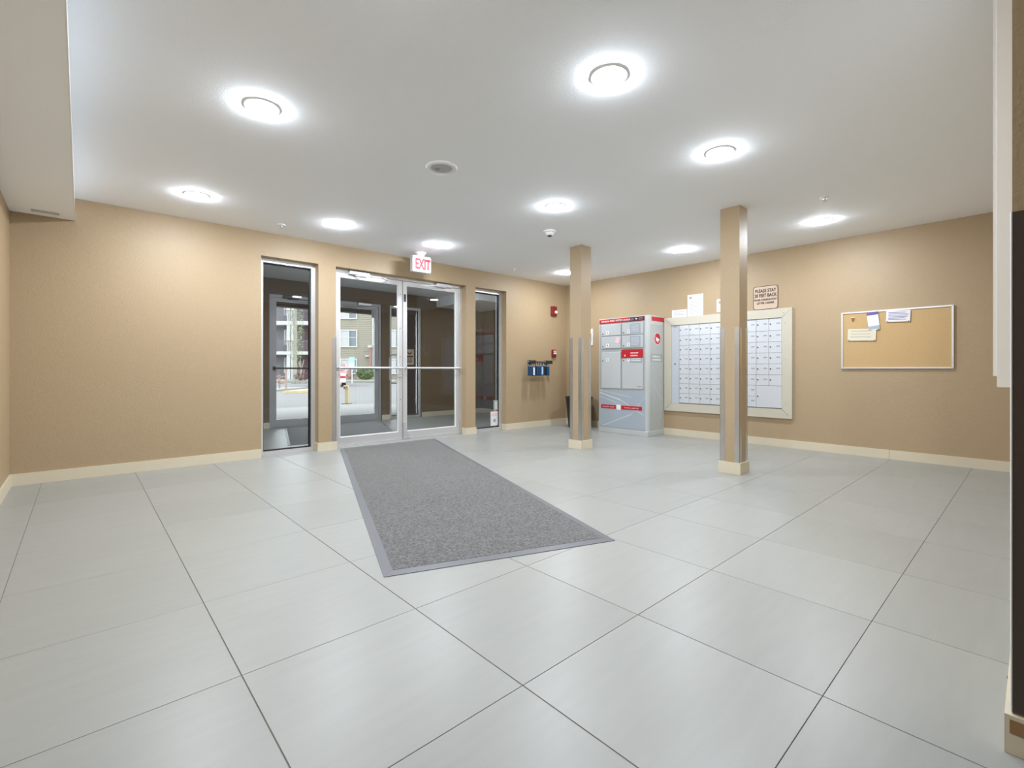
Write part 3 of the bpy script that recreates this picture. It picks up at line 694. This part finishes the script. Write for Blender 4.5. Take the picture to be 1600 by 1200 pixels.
obj('lock', B().tube((XW-0.020, 2.090+2*cw-0.02, zs[7]), (XW-0.015, 2.090+2*cw-0.02, zs[7]), 0.0085, 10), M['dark'], bd)
sc = B()
for y_, z_ in ((2.07, 1.64), (2.05, 1.52), (2.045, 1.07), (2.045, 0.54), (2.03, 0.41), (3.61, 1.64), (3.61, 0.41)): sc.tube((XW-0.031, y_, z_), (XW-0.027, y_, z_), 0.006, 8)
obj('screws', sc, M['side_grey'], t)

# papers standing on frame / taped on the wall
def paper(y0, y1, z0, z1, label, n, m='paper', x=XW-0.001, logo=False):
    o = obj('paper_notice', B().box(x-0.0015, x, y0, y1, z0, z1), M[m]); tag(o, label, 'notice', 'paper notices above the mailboxes')
    q = B(); hgt = z1-z0
    for k in range(n):
        zz = z1-hgt*(0.30+0.62*k/n); q.box(x-0.0022, x-0.0014, y0+(y1-y0)*(0.10+0.15*random.random()), y1-(y1-y0)*0.12, zz, zz+0.006)
    if logo: q.box(x-0.0022, x-0.0014, y1-0.065, y1-0.025, z1-0.06, z1-0.025)
    obj('printed_text', q, M['grey_ink'], o)
    return o
paper(3.325, 3.555, 1.702, 1.807, 'small white notice above the mailboxes beside the parcel locker', 3)
paper(3.088, 3.315, 1.69, 2.00, 'tall white printed notice above the left mailboxes', 9, x=XW-0.0005, logo=True)
paper(2.76, 2.90, 1.725, 1.895, 'white notice half hidden behind the nearer column', 4, logo=True)

t = thing('carrier_sign', 'beige sign with brown border asking people to stay back, above the mailboxes', 'sign', (XW, 2.282, 1.703))
def rrect(y0, y1, z0, z1, r):
    P = []
    for cy, cz, a0 in ((y1-r, z1-r, 0), (y0+r, z1-r, PI/2), (y0+r, z0+r, PI), (y1-r, z0+r, 1.5*PI)):
        for k in range(5): a = a0+k*PI/8; P.append((cy+r*math.cos(a), cz+r*math.sin(a)))
    return P
obj('border', B().prism(rrect(2.136, 2.428, 1.703, 1.998, 0.032), 0, XW-0.004, XW), M['sign_ink'], t)
obj('face', B().prism(rrect(2.143, 2.421, 1.710, 1.991, 0.027), 0, XW-0.005, XW-0.003), M['sign_bg'], t)
for s_, z_, sz, xs in (('PLEASE STAY', 1.937, 0.058, 0.74), ('20 FEET BACK', 1.878, 0.058, 0.72), ('FROM CANADA POST', 1.825, 0.034, 0.80), ('LETTER CARRIER', 1.783, 0.034, 0.80)):
    text('lettering', s_, sz, on_right(2.282, z_, XW-0.0055), M['sign_ink'], t, 0.0008, xscale=xs, bold=0.03)

# ---------------------------------------------------------------- cork board
t = thing('cork_board', 'long cork notice board with thin silver frame', 'notice board', (XW, 1.01, 0.958))
KY0, KY1, KZ0, KZ1 = 0.545, 1.478, 0.958, 1.587
obj('cork_sheet', B().box(XW-0.012, XW, KY0+0.012, KY1-0.012, KZ0+0.012, KZ1-0.012), M['cork'], t)
miter(KY0, KY1, KZ0, KZ1, 0.018, XW-0.02, XW, M['alum'], 'frame_rail')
KX = XW-0.0215
def note(y0, y1, z0, z1, label, pm, n, im, tilt=0, top=None, foot=None):
    cy, cz = (y0+y1)/2, (z0+z1)/2
    o = obj('pinned_note', B().box(KX-0.0015, KX, y0, y1, z0, z1), pm, None, (KX, cy, cz)); tag(o, label, 'note', 'papers pinned on the cork board')
    q = B(); hgt = z1-z0
    for k in range(n):
        zz = z1-hgt*(0.2+0.75*k/n); q.box(KX-0.0022, KX-0.0014, y0+(y1-y0)*(0.08+0.2*random.random()), y1-(y1-y0)*0.1, zz, zz+0.005)
    if n: obj('handwriting', q, im, o)
    if top: obj('top_band', B().box(KX-0.0024, KX-0.0012, y0, y1, z1-top, z1), M['purple'], o)
    if foot: obj('foot_band', B().box(KX-0.0024, KX-0.0012, y0, y1, z0+0.01, z0+foot), M['locker_blue'], o)
    for py in ((y0+0.012), (y1-0.012)):
        obj('push_pin', B().tube((KX-0.012, py, z0+0.006), (KX-0.001, py, z0+0.006), 0.004, 8), M['pin'], o)
    o.rotation_euler = (math.radians(tilt), 0, 0)
    return o
note(1.135, 1.235, 1.375, 1.570, 'white flyer with a purple top band pinned to the cork board', M['paper'], 0, M['ink'], -6, 0.032, 0.045)
note(0.875, 1.075, 1.450, 1.568, 'white handwritten paper pinned at the top of the cork board', M['paper'], 6, M['purple'], 2)
nn = note(1.16, 1.415, 1.265, 1.395, 'cream paper pinned lower left on the cork board, under the flyer', M['cream_paper'], 3, M['grey_ink'], 2); nn.location.x += 0.0005
yn = obj('yellow_sticker', B().box(KX-0.001, KX, 1.355, 1.385, 1.50, 1.53), M['yellow'], None); tag(yn, 'tiny yellow sticker with a brown arrow, upper left on the cork board', 'sticker')
obj('arrow', B().prism([(1.355, 1.52), (1.385, 1.52), (1.368, 1.475)], 0, KX-0.002, KX-0.0005), M['brown'], yn)

# ================================================================ outdoors
M['asphalt'] = mat('pale_asphalt', (0.135, 0.133, 0.130), 0.9, vary=(0.6, 0.06), bump=(30, 0.3, 0.01))
M['concrete'] = mat('concrete', (0.21, 0.205, 0.195), 0.9, vary=(2, 0.05))
M['grass'] = mat('dry_grass', (0.21, 0.21, 0.155), 0.95, vary=(3, 0.2))
M['porch'] = mat('dark_purple_brown_paint', (0.045, 0.032, 0.045), 0.6)
M['siding_a'] = mat('beige_lap_siding', (0.235, 0.215, 0.17), 0.8)
M['siding_b'] = mat('grey_lap_siding', (0.13, 0.125, 0.14), 0.8)
M['maroon_wall'] = mat('maroon_siding', (0.10, 0.04, 0.055), 0.8)
M['brick'] = mat('salmon_stone', (0.27, 0.15, 0.13), 0.85, vary=(2, 0.1))
M['trimw'] = mat('white_house_trim', (0.42, 0.42, 0.415), 0.6)
M['pane'] = mat('window_pane_dark', (0.10, 0.12, 0.14), 0.1, spec=0.8)
M['curtain'] = mat('pale_blind', (0.38, 0.38, 0.38), 0.7)
M['roof'] = mat('grey_shingle', (0.14, 0.13, 0.13), 0.9)
M['bark'] = mat('pale_bark', (0.27, 0.26, 0.22), 0.9, vary=(8, 0.2))
M['leaf_pale'] = mat('pale_green_leaf', (0.31, 0.33, 0.19), 0.8)
M['leaf'] = mat('green_leaf', (0.11, 0.17, 0.065), 0.8, vary=(4, 0.3))
M['twig'] = mat('pale_twig', (0.36, 0.30, 0.26), 0.9)
M['wood'] = mat('brown_post_wood', (0.28, 0.20, 0.17), 0.8)
M['ypost'] = mat('yellow_post_paint', (0.42, 0.34, 0.17), 0.6)
M['car_red'] = mat('red_car_paint', (0.40, 0.03, 0.04), 0.25, coat=0.5)
M['car_silver'] = mat('silver_car_paint', (0.62, 0.63, 0.65), 0.25, 0.3)
M['skyblue'] = mat('pale_blue_sign_paint', (0.26, 0.42, 0.50), 0.5)
DV = Vector((math.sin(YAW), math.cos(YAW), 0)); RV = Vector((math.cos(YAW), -math.sin(YAW), 0))
OF = Matrix(((RV.x, DV.x, 0, 0), (RV.y, DV.y, 0, 0), (0, 0, 1, 0), (0, 0, 0, 1)))   # street frame: x across, y away
CAR = None
def oobj(name, b, m, parent=None, **k):
    if CAR is not None and parent is not None and parent.name.startswith('car'): b.tf(CAR)
    b.tf(OF); return obj(name, b, m, parent, **k)
def othing(name, label, cat, s, d, group=None):
    return thing(name, label, cat, OF @ Vector((s, d, 0)), group)
g = B().box(-70, 60, VY*0+0, 90, -0.25, -0.02)
gq = B(); gq.box(-60, 70, VY+0.2, 110, -0.3, -0.02)
tag(obj('ground_asphalt', gq, M['asphalt']), 'pale grey parking lot outside the entrance', 'ground', None, 'structure')
tag(obj('entrance_slab', B().box(1.2, 6.4, VY+0.2, 12.6, -0.02, -0.004), M['concrete']), 'concrete slab outside the outer doors', 'walkway', None, 'structure')
# porch roof and posts
t = thing('entrance_canopy', 'dark canopy over the outer doors, seen through the glass', 'canopy', (3.6, VY+0.25, 2.42))
obj('soffit', B().box(0.6, 7.0, VY+0.21, 10.9, 2.46, 2.58), M['porch'], t)
obj('fascia_beam', B().box(0.6, 7.0, 10.72, 10.9, 2.285, 2.46), M['black'], t)
obj('side_beam', B().box(6.8, 7.0, VY+0.21, 10.72, 2.285, 2.46), M['porch'], t)
for i, (px, py) in enumerate(((5.17, 9.05), (0.7, 10.3))):
    p = B().box(px, px+0.42, py, py+0.4, -0.002, 2.455 if i == 0 else 2.455)
    tag(obj('canopy_post', p, M['porch']), ('thick dark canopy post seen through the outer sidelight', 'dark canopy post hidden at the left')[i], 'post')
tag(obj('downspout', B().tube((5.12, 9.03, 0.0), (5.12, 9.03, 2.455), 0.035, 12), M['trimw']), 'white round downspout beside the thick dark canopy post', 'downspout')

def owin(par, s0, s1, z0, z1, d, mull=True, tr=0.10, rail=None):
    f = B(); f.box(s0-tr, s1+tr, d-0.08, d+0.01, z1, z1+tr); f.box(s0-tr, s1+tr, d-0.10, d+0.01, z0-tr, z0); f.box(s0-tr, s0, d-0.08, d+0.01, z0, z1); f.box(s1, s1+tr, d-0.08, d+0.01, z0, z1)
    if mull: f.box((s0+s1)/2-0.05, (s0+s1)/2+0.05, d-0.06, d, z0, z1)
    if rail: f.box(s0, s1, d-0.055, d, z0+rail, z0+rail+0.05)
    w_ = oobj('window', f, M['trimw'], par)
    oobj('pane', B().box((s0+s1)/2 if mull else s0, s1, d-0.03, d+0.005, z0, z1), M['pane'], w_)
    if mull: oobj('blind', B().box(s0, (s0+s1)/2, d-0.03, d+0.005, z0, z1), M['curtain'], w_)
# building A: beige gable-side block, D = 45
D = 45.0; K = D/742.8
def S(u, k=K): return (u-800)*k
def Z(v, k=K): return 0.945+(578-v)*k
t = othing('apartment_building', 'beige sided apartment building with white framed windows across the lot', 'building', S(555), D)
sa = B(); sa.box(S(524), S(640), D, D+12, -0.02, 9.2)
wa = oobj('wall', sa, M['siding_a'], t)
lap = B()
for k in range(46): lap.prism([(D-0.004, 0.1+k*0.2), (D-0.03, 0.1+k*0.2), (D-0.004, 0.1+k*0.2+0.19)], 0, S(524), S(640))
o = oobj('siding_boards', lap, M['siding_a'], t); o['kind'] = 'stuff'
r = B(); r.prism([(D-0.6, 9.2), (D+12.6, 9.2), (D+6, 11.6)], 0, S(524)-0.5, S(640)+0.5); oobj('roof', r, M['roof'], t)
for z0, z1 in ((Z(541), Z(517)), (Z(497), Z(474)), (Z(583), Z(562))):
    owin(t, S(533.5), S(557), z0, z1, D-0.03, rail=0.8 if z0 > 2 and z0 < 5 else None)
owin(t, S(610), S(626), Z(541), Z(517), D-0.03); owin(t, S(610), S(626), Z(583), Z(562), D-0.03)
oobj('corner_board', B().box(S(582), S(584), D-0.09, D, 0, 9.2), M['trimw'], t)
oobj('stone_pier', B().box(S(579), S(582), D-0.5, D, Z(598), Z(543.5)), M['brick'], t)
oobj('pier_cap', B().box(S(577.5), S(583.5), D-0.6, D, Z(543.5), Z(540)), M['trimw'], t)
oobj('wall_light', B().box(S(572.5), S(578), D-0.35, D, Z(557.5), Z(555.5)), M['trimw'], t)
oobj('gas_meter_box', B().box(S(545), S(550), D-0.4, D, 0.3, 0.9), M['brick'], t)
# building B with balconies, D = 47
D2 = 47.0; K2 = D2/742.8
S2 = lambda u: S(u, K2); Z2 = lambda v: Z(v, K2)
t = othing('apartment_building', 'grey apartment building with white balcony bands seen through the left sidelight', 'building', S2(460), D2)
oobj('wall', B().box(S2(405), S2(522), D2+1.6, D2+13, -0.02, 9.4), M['siding_b'], t)
oobj('maroon_bay', B().box(S2(468), S2(475), D2+1.2, D2+1.6, 0, 9.0), M['maroon_wall'], t)
rr = B(); rr.prism([(D2-0.4, 9.4), (D2+13.4, 9.4), (D2+7, 11.8)], 0, S2(404), S2(523)); oobj('roof', rr, M['roof'], t)
for z0, z1, z2 in ((Z2(507.5), Z2(501.5), 1), (Z2(554), Z2(549), 1)):
    bl = oobj('balcony_slab', B().box(S2(405), S2(522), D2, D2+1.6, z0, z1), M['trimw'], t)
    rl = B(); rl.box(S2(405), S2(522), D2+0.02, D2+0.07, z1+1.0, z1+1.06)
    n = 60
    for k in range(n): s_ = S2(405)+(S2(522)-S2(405))*k/n; rl.box(s_, s_+0.03, D2+0.03, D2+0.06, z1, z1+1.0)
    o = oobj('railing', rl, M['siding_b'], bl); o['kind'] = 'stuff'
for s_ in (447.5, 454.5, 500): oobj('balcony_post', B().box(S2(s_), S2(s_)+0.35, D2+0.05, D2+0.4, 0, 9.4), M['trimw'], t)
for fz in (0.0, 2.85, 5.85):
    for a, c in ((434, 443), (478, 489), (505, 515)): owin(t, S2(a), S2(c), fz+0.75, fz+2.1, D2+1.57, mull=(a != 478))
# planting strip, kerbs
tag(oobj('planting_strip', B().box(S2(400), S2(650), 36, 44.9, -0.02, 0.06), M['grass']), 'dry grass strip in front of the apartment buildings', 'lawn', None, 'structure')
ker = oobj('kerb', B().box(S2(400), S2(650), 35.8, 36, -0.02, 0.12), M['concrete']); tag(ker, 'long concrete kerb edging the grass strip', 'kerb', None, 'structure')
dv = 0.945*742.8
for i, u in enumerate((436, 455, 463, 472, 481)):
    d = 33.0; k = d/742.8
    o = oobj('parking_stop', B().box((u-800)*k, (u+5.5-800)*k, d, d+0.18, -0.018, 0.11), M['concrete'])
    tag(o, 'concrete wheel stop in the far parking row, ' + ('leftmost of five', 'second from the left', 'middle one', 'fourth from the left', 'rightmost of five')[i], 'parking stop', 'wheel stops in the far parking row')
oobj_is = oobj('traffic_island', B().box((482-800)*22/742.8, (503-800)*22/742.8, 19.5, 23.5, -0.018, 0.08), M['ypost'])
tag(oobj_is, 'yellow painted island end in the parking lot behind the left sidelight', 'traffic island')
o = oobj('traffic_island', B().box((405-800)*22.5/742.8, (453-800)*22.5/742.8, 21.0, 24.5, -0.018, 0.06), M['concrete'])
tag(o, 'pale concrete island around the brown post in the parking lot', 'traffic island')
ln = oobj('parking_line', B().box((560-800)*13/742.8, (600-800)*13/742.8, 12.6, 12.72, -0.0195, -0.014), M['trimw']); tag(ln, 'white painted line across the lot near the yellow post', 'line marking')
# posts
t = othing('plug_in_post', 'brown wooden post standing in the lot, left of the pale tree trunk', 'post', (447-800)*22.6/742.8, 22.6)
s0 = (447-800)*22.6/742.8
oobj('post', B().box(s0-0.035, s0+0.035, 22.57, 22.64, 0.07, 0.97), M['wood'], t); oobj('cap', B().box(s0-0.05, s0+0.05, 22.55, 22.66, 0.97, 1.0), M['wood'], t)
t = othing('rail_fence', 'low brown rail left of the wooden post', 'fence', (436-800)*22.8/742.8, 22.8)
s1 = (432-800)*22.8/742.8
oobj('top_rail', B().box(s1-1.5, s0-0.06, 22.78, 22.84, 0.58, 0.66), M['brick'], t); oobj('lower_rail', B().box(s1-1.5, s0-0.06, 22.78, 22.84, 0.30, 0.42), M['wood'], t)
for k in (0, 1): oobj('rail_post', B().box(s1-1.4+k*1.5, s1-1.33+k*1.5, 22.78, 22.84, 0.07, 0.70), M['wood'], t)
d = 13.6; k = d/742.8; s0 = (542-800)*k
t = othing('yellow_post', 'short yellow post with an outlet head standing in the parking lot', 'post', s0, d)
oobj('base_plate', B().box(s0-0.11, s0+0.11, d-0.11, d+0.11, -0.02, -0.005), M['dark'], t)
oobj('post', B().box(s0-0.045, s0+0.045, d-0.045, d+0.045, -0.01, 0.40), M['ypost'], t, bevel=0.006)
hd = oobj('outlet_head', B().box(s0-0.085, s0+0.045, d-0.06, d+0.06, 0.40, 0.50), M['ypost'], t, bevel=0.01)
oobj('outlet', B().box(s0-0.07, s0-0.02, d-0.068, d-0.058, 0.415, 0.455), M['dark'], hd)
oobj('outlet', B().box(s0-0.0, s0+0.035, d-0.068, d-0.058, 0.425, 0.485), M['brick'], hd)
# sign post
d = 34.0; k = d/742.8; s0 = (550-800)*k
t = othing('parking_sign', 'pale blue parking sign on a thin post in front of the beige building', 'sign', s0, d)
oobj('pole', B().tube((s0, d, -0.02), (s0, d, 1.35), 0.03, 8), M['closer'], t)
oobj('sign_plate', B().box(s0-0.2, s0+0.2, d-0.04, d-0.02, 1.05, 1.85), M['skyblue'], t, bevel=0.01)
oobj('white_field', B().box(s0-0.13, s0+0.13, d-0.05, d-0.038, 1.12, 1.45), M['white'], t)
# car
d = 27.0; k = d/742.8; sR = (541-800)*k
t = othing('car', 'red and silver parked car partly hidden by the door stile', 'car', sR-1.0, d)
CAR = Matrix.Translation((sR, d, 0)) @ Matrix.Rotation(math.radians(20.5), 4, 'Z') @ Matrix.Translation((-sR, -d, 0))
cb = B()
prof = [(0, 0.35), (0, 0.80), (0.35, 0.98), (1.1, 1.02), (1.65, 1.45), (3.0, 1.48), (3.7, 1.08), (4.4, 1.0), (4.5, 0.7), (4.5, 0.35)]
cb.prism([(d+p[0], p[1]-0.12) for p in prof], 0, sR-1.75, sR)
oobj('body', cb, M['car_red'], t, bevel=0.06)
oobj('bumper', B().box(sR-1.73, sR-0.02, d-0.09, d+0.1, 0.22, 0.46), M['car_silver'], t, bevel=0.03)
oobj('bonnet_panel', B().box(sR-1.6, sR-0.35, d-0.02, d+0.25, 0.66, 0.84), M['car_silver'], t, bevel=0.02)
oobj('windscreen', B().prism([(d+1.13, 0.92), (d+1.62, 1.32), (d+1.58, 1.34), (d+1.07, 0.92)], 0, sR-1.6, sR-0.15), M['pane'], t)
oobj('headlight', B().box(sR-0.30, sR-0.04, d-0.03, d+0.1, 0.60, 0.74), M['white'], t, bevel=0.02)
oobj('headlight', B().box(sR-1.71, sR-1.45, d-0.03, d+0.1, 0.60, 0.74), M['white'], t, bevel=0.02)
for sx in (sR-1.72, sR-0.2):
    for dy in (0.85, 3.6): oobj('wheel', B().tube((sx, d+dy, 0.30), (sx+0.2, d+dy, 0.30), 0.32, 20), M['black'], t)
# shrub and tree foliage
def leaves(fn, n, size, m, name, parent):
    q = B(); bm = q.bm
    for _ in range(n):
        c = Vector(fn()); a = Vector([random.uniform(-1, 1) for _ in range(3)]).normalized(); b2 = a.cross(Vector([random.uniform(-1, 1) for _ in range(3)])).normalized()
        s = size*random.uniform(0.6, 1.3)
        bm.faces.new([bm.verts.new(c+a*s), bm.verts.new(c+b2*s*0.6), bm.verts.new(c-a*s), bm.verts.new(c-b2*s*0.6)])
    q.tf(OF)
    off = ORG[parent]; bmesh.ops.translate(bm, vec=-off, verts=bm.verts)
    me = bpy.data.meshes.new(name); bm.to_mesh(me); bm.free(); me.materials.append(m)
    o = link(name, me, parent); o['kind'] = 'stuff'; return o
def ell(cx, cy, cz, rx, ry, rz):
    def f():
        while True:
            p = [random.uniform(-1, 1) for _ in range(3)]
            l = sum(a*a for a in p)
            if 0.25 < l < 1: return (cx+p[0]*rx, cy+p[1]*ry, cz+p[2]*rz)
    return f
d = 42.5; k = d/742.8
t = othing('green_shrub', 'round green shrub in front of the beige building', 'shrub', (571-800)*k, d)
sx = (571-800)*k
st = B()
for a in range(7): st.tube((sx, d, 0.05), (sx+0.5*math.cos(a), d+0.4*math.sin(a), 0.7), 0.03, 5)
oobj('stems', st, M['twig'], t)
leaves(ell(sx, d, 0.66, 0.82, 0.7, 0.62), 1500, 0.075, M['leaf'], 'foliage', t)
d = 38.5; k = d/742.8
t = othing('aspen_tree', 'tall narrow pale tree with fresh light leaves before the balconies', 'tree', (460.5-800)*k, d)
sx = (460.5-800)*k
st = B(); st.tube((sx, d, 0.04), (sx+0.05, d, 4.5), 0.17, 12, 0.13); st.tube((sx+0.05, d, 4.5), (sx, d, 8.5), 0.13, 10, 0.03)
tk = oobj('trunk', st, M['bark'], t)
br = B(); random.seed(3)
for a in range(70):
    z = random.uniform(1.2, 7.5); an = random.uniform(0, 2*PI); l = random.uniform(0.3, 0.75)
    br.tube((sx, d, z), (sx+l*0.6*math.cos(an), d+l*0.6*math.sin(an), z+l*1.5), 0.025, 5, 0.008)
oobj('branches', br, M['bark'], t)['kind'] = 'stuff'
leaves(ell(sx+0.1, d, 4.6, 0.62, 0.6, 4.3), 1700, 0.045, M['leaf_pale'], 'foliage', t)
d = 37.5; k = d/742.8; sx = (468-800)*k
t = othing('bare_shrub', 'bare pinkish shrub with leaning branches right of the pale tree', 'shrub', sx, d)
br = B()
for a in range(16):
    an = random.uniform(0, 2*PI); l = random.uniform(0.7, 1.4)
    p1 = (sx+0.35*math.cos(an), d+0.3*math.sin(an), 0.5*l); br.tube((sx, d, 0.05), p1, 0.03, 5, 0.02); br.tube(p1, (p1[0]+0.3*random.uniform(-1, 1), p1[1], 1.2*l), 0.02, 5, 0.008)
br.tube((sx-0.1, d, 0.05), (sx+0.35, d, 1.75), 0.04, 6, 0.02)
oobj('branches', br, M['twig'], t)
leaves(ell(sx+0.25, d, 0.45, 0.75, 0.4, 0.35), 500, 0.05, M['maroon_wall'], 'foliage', t)
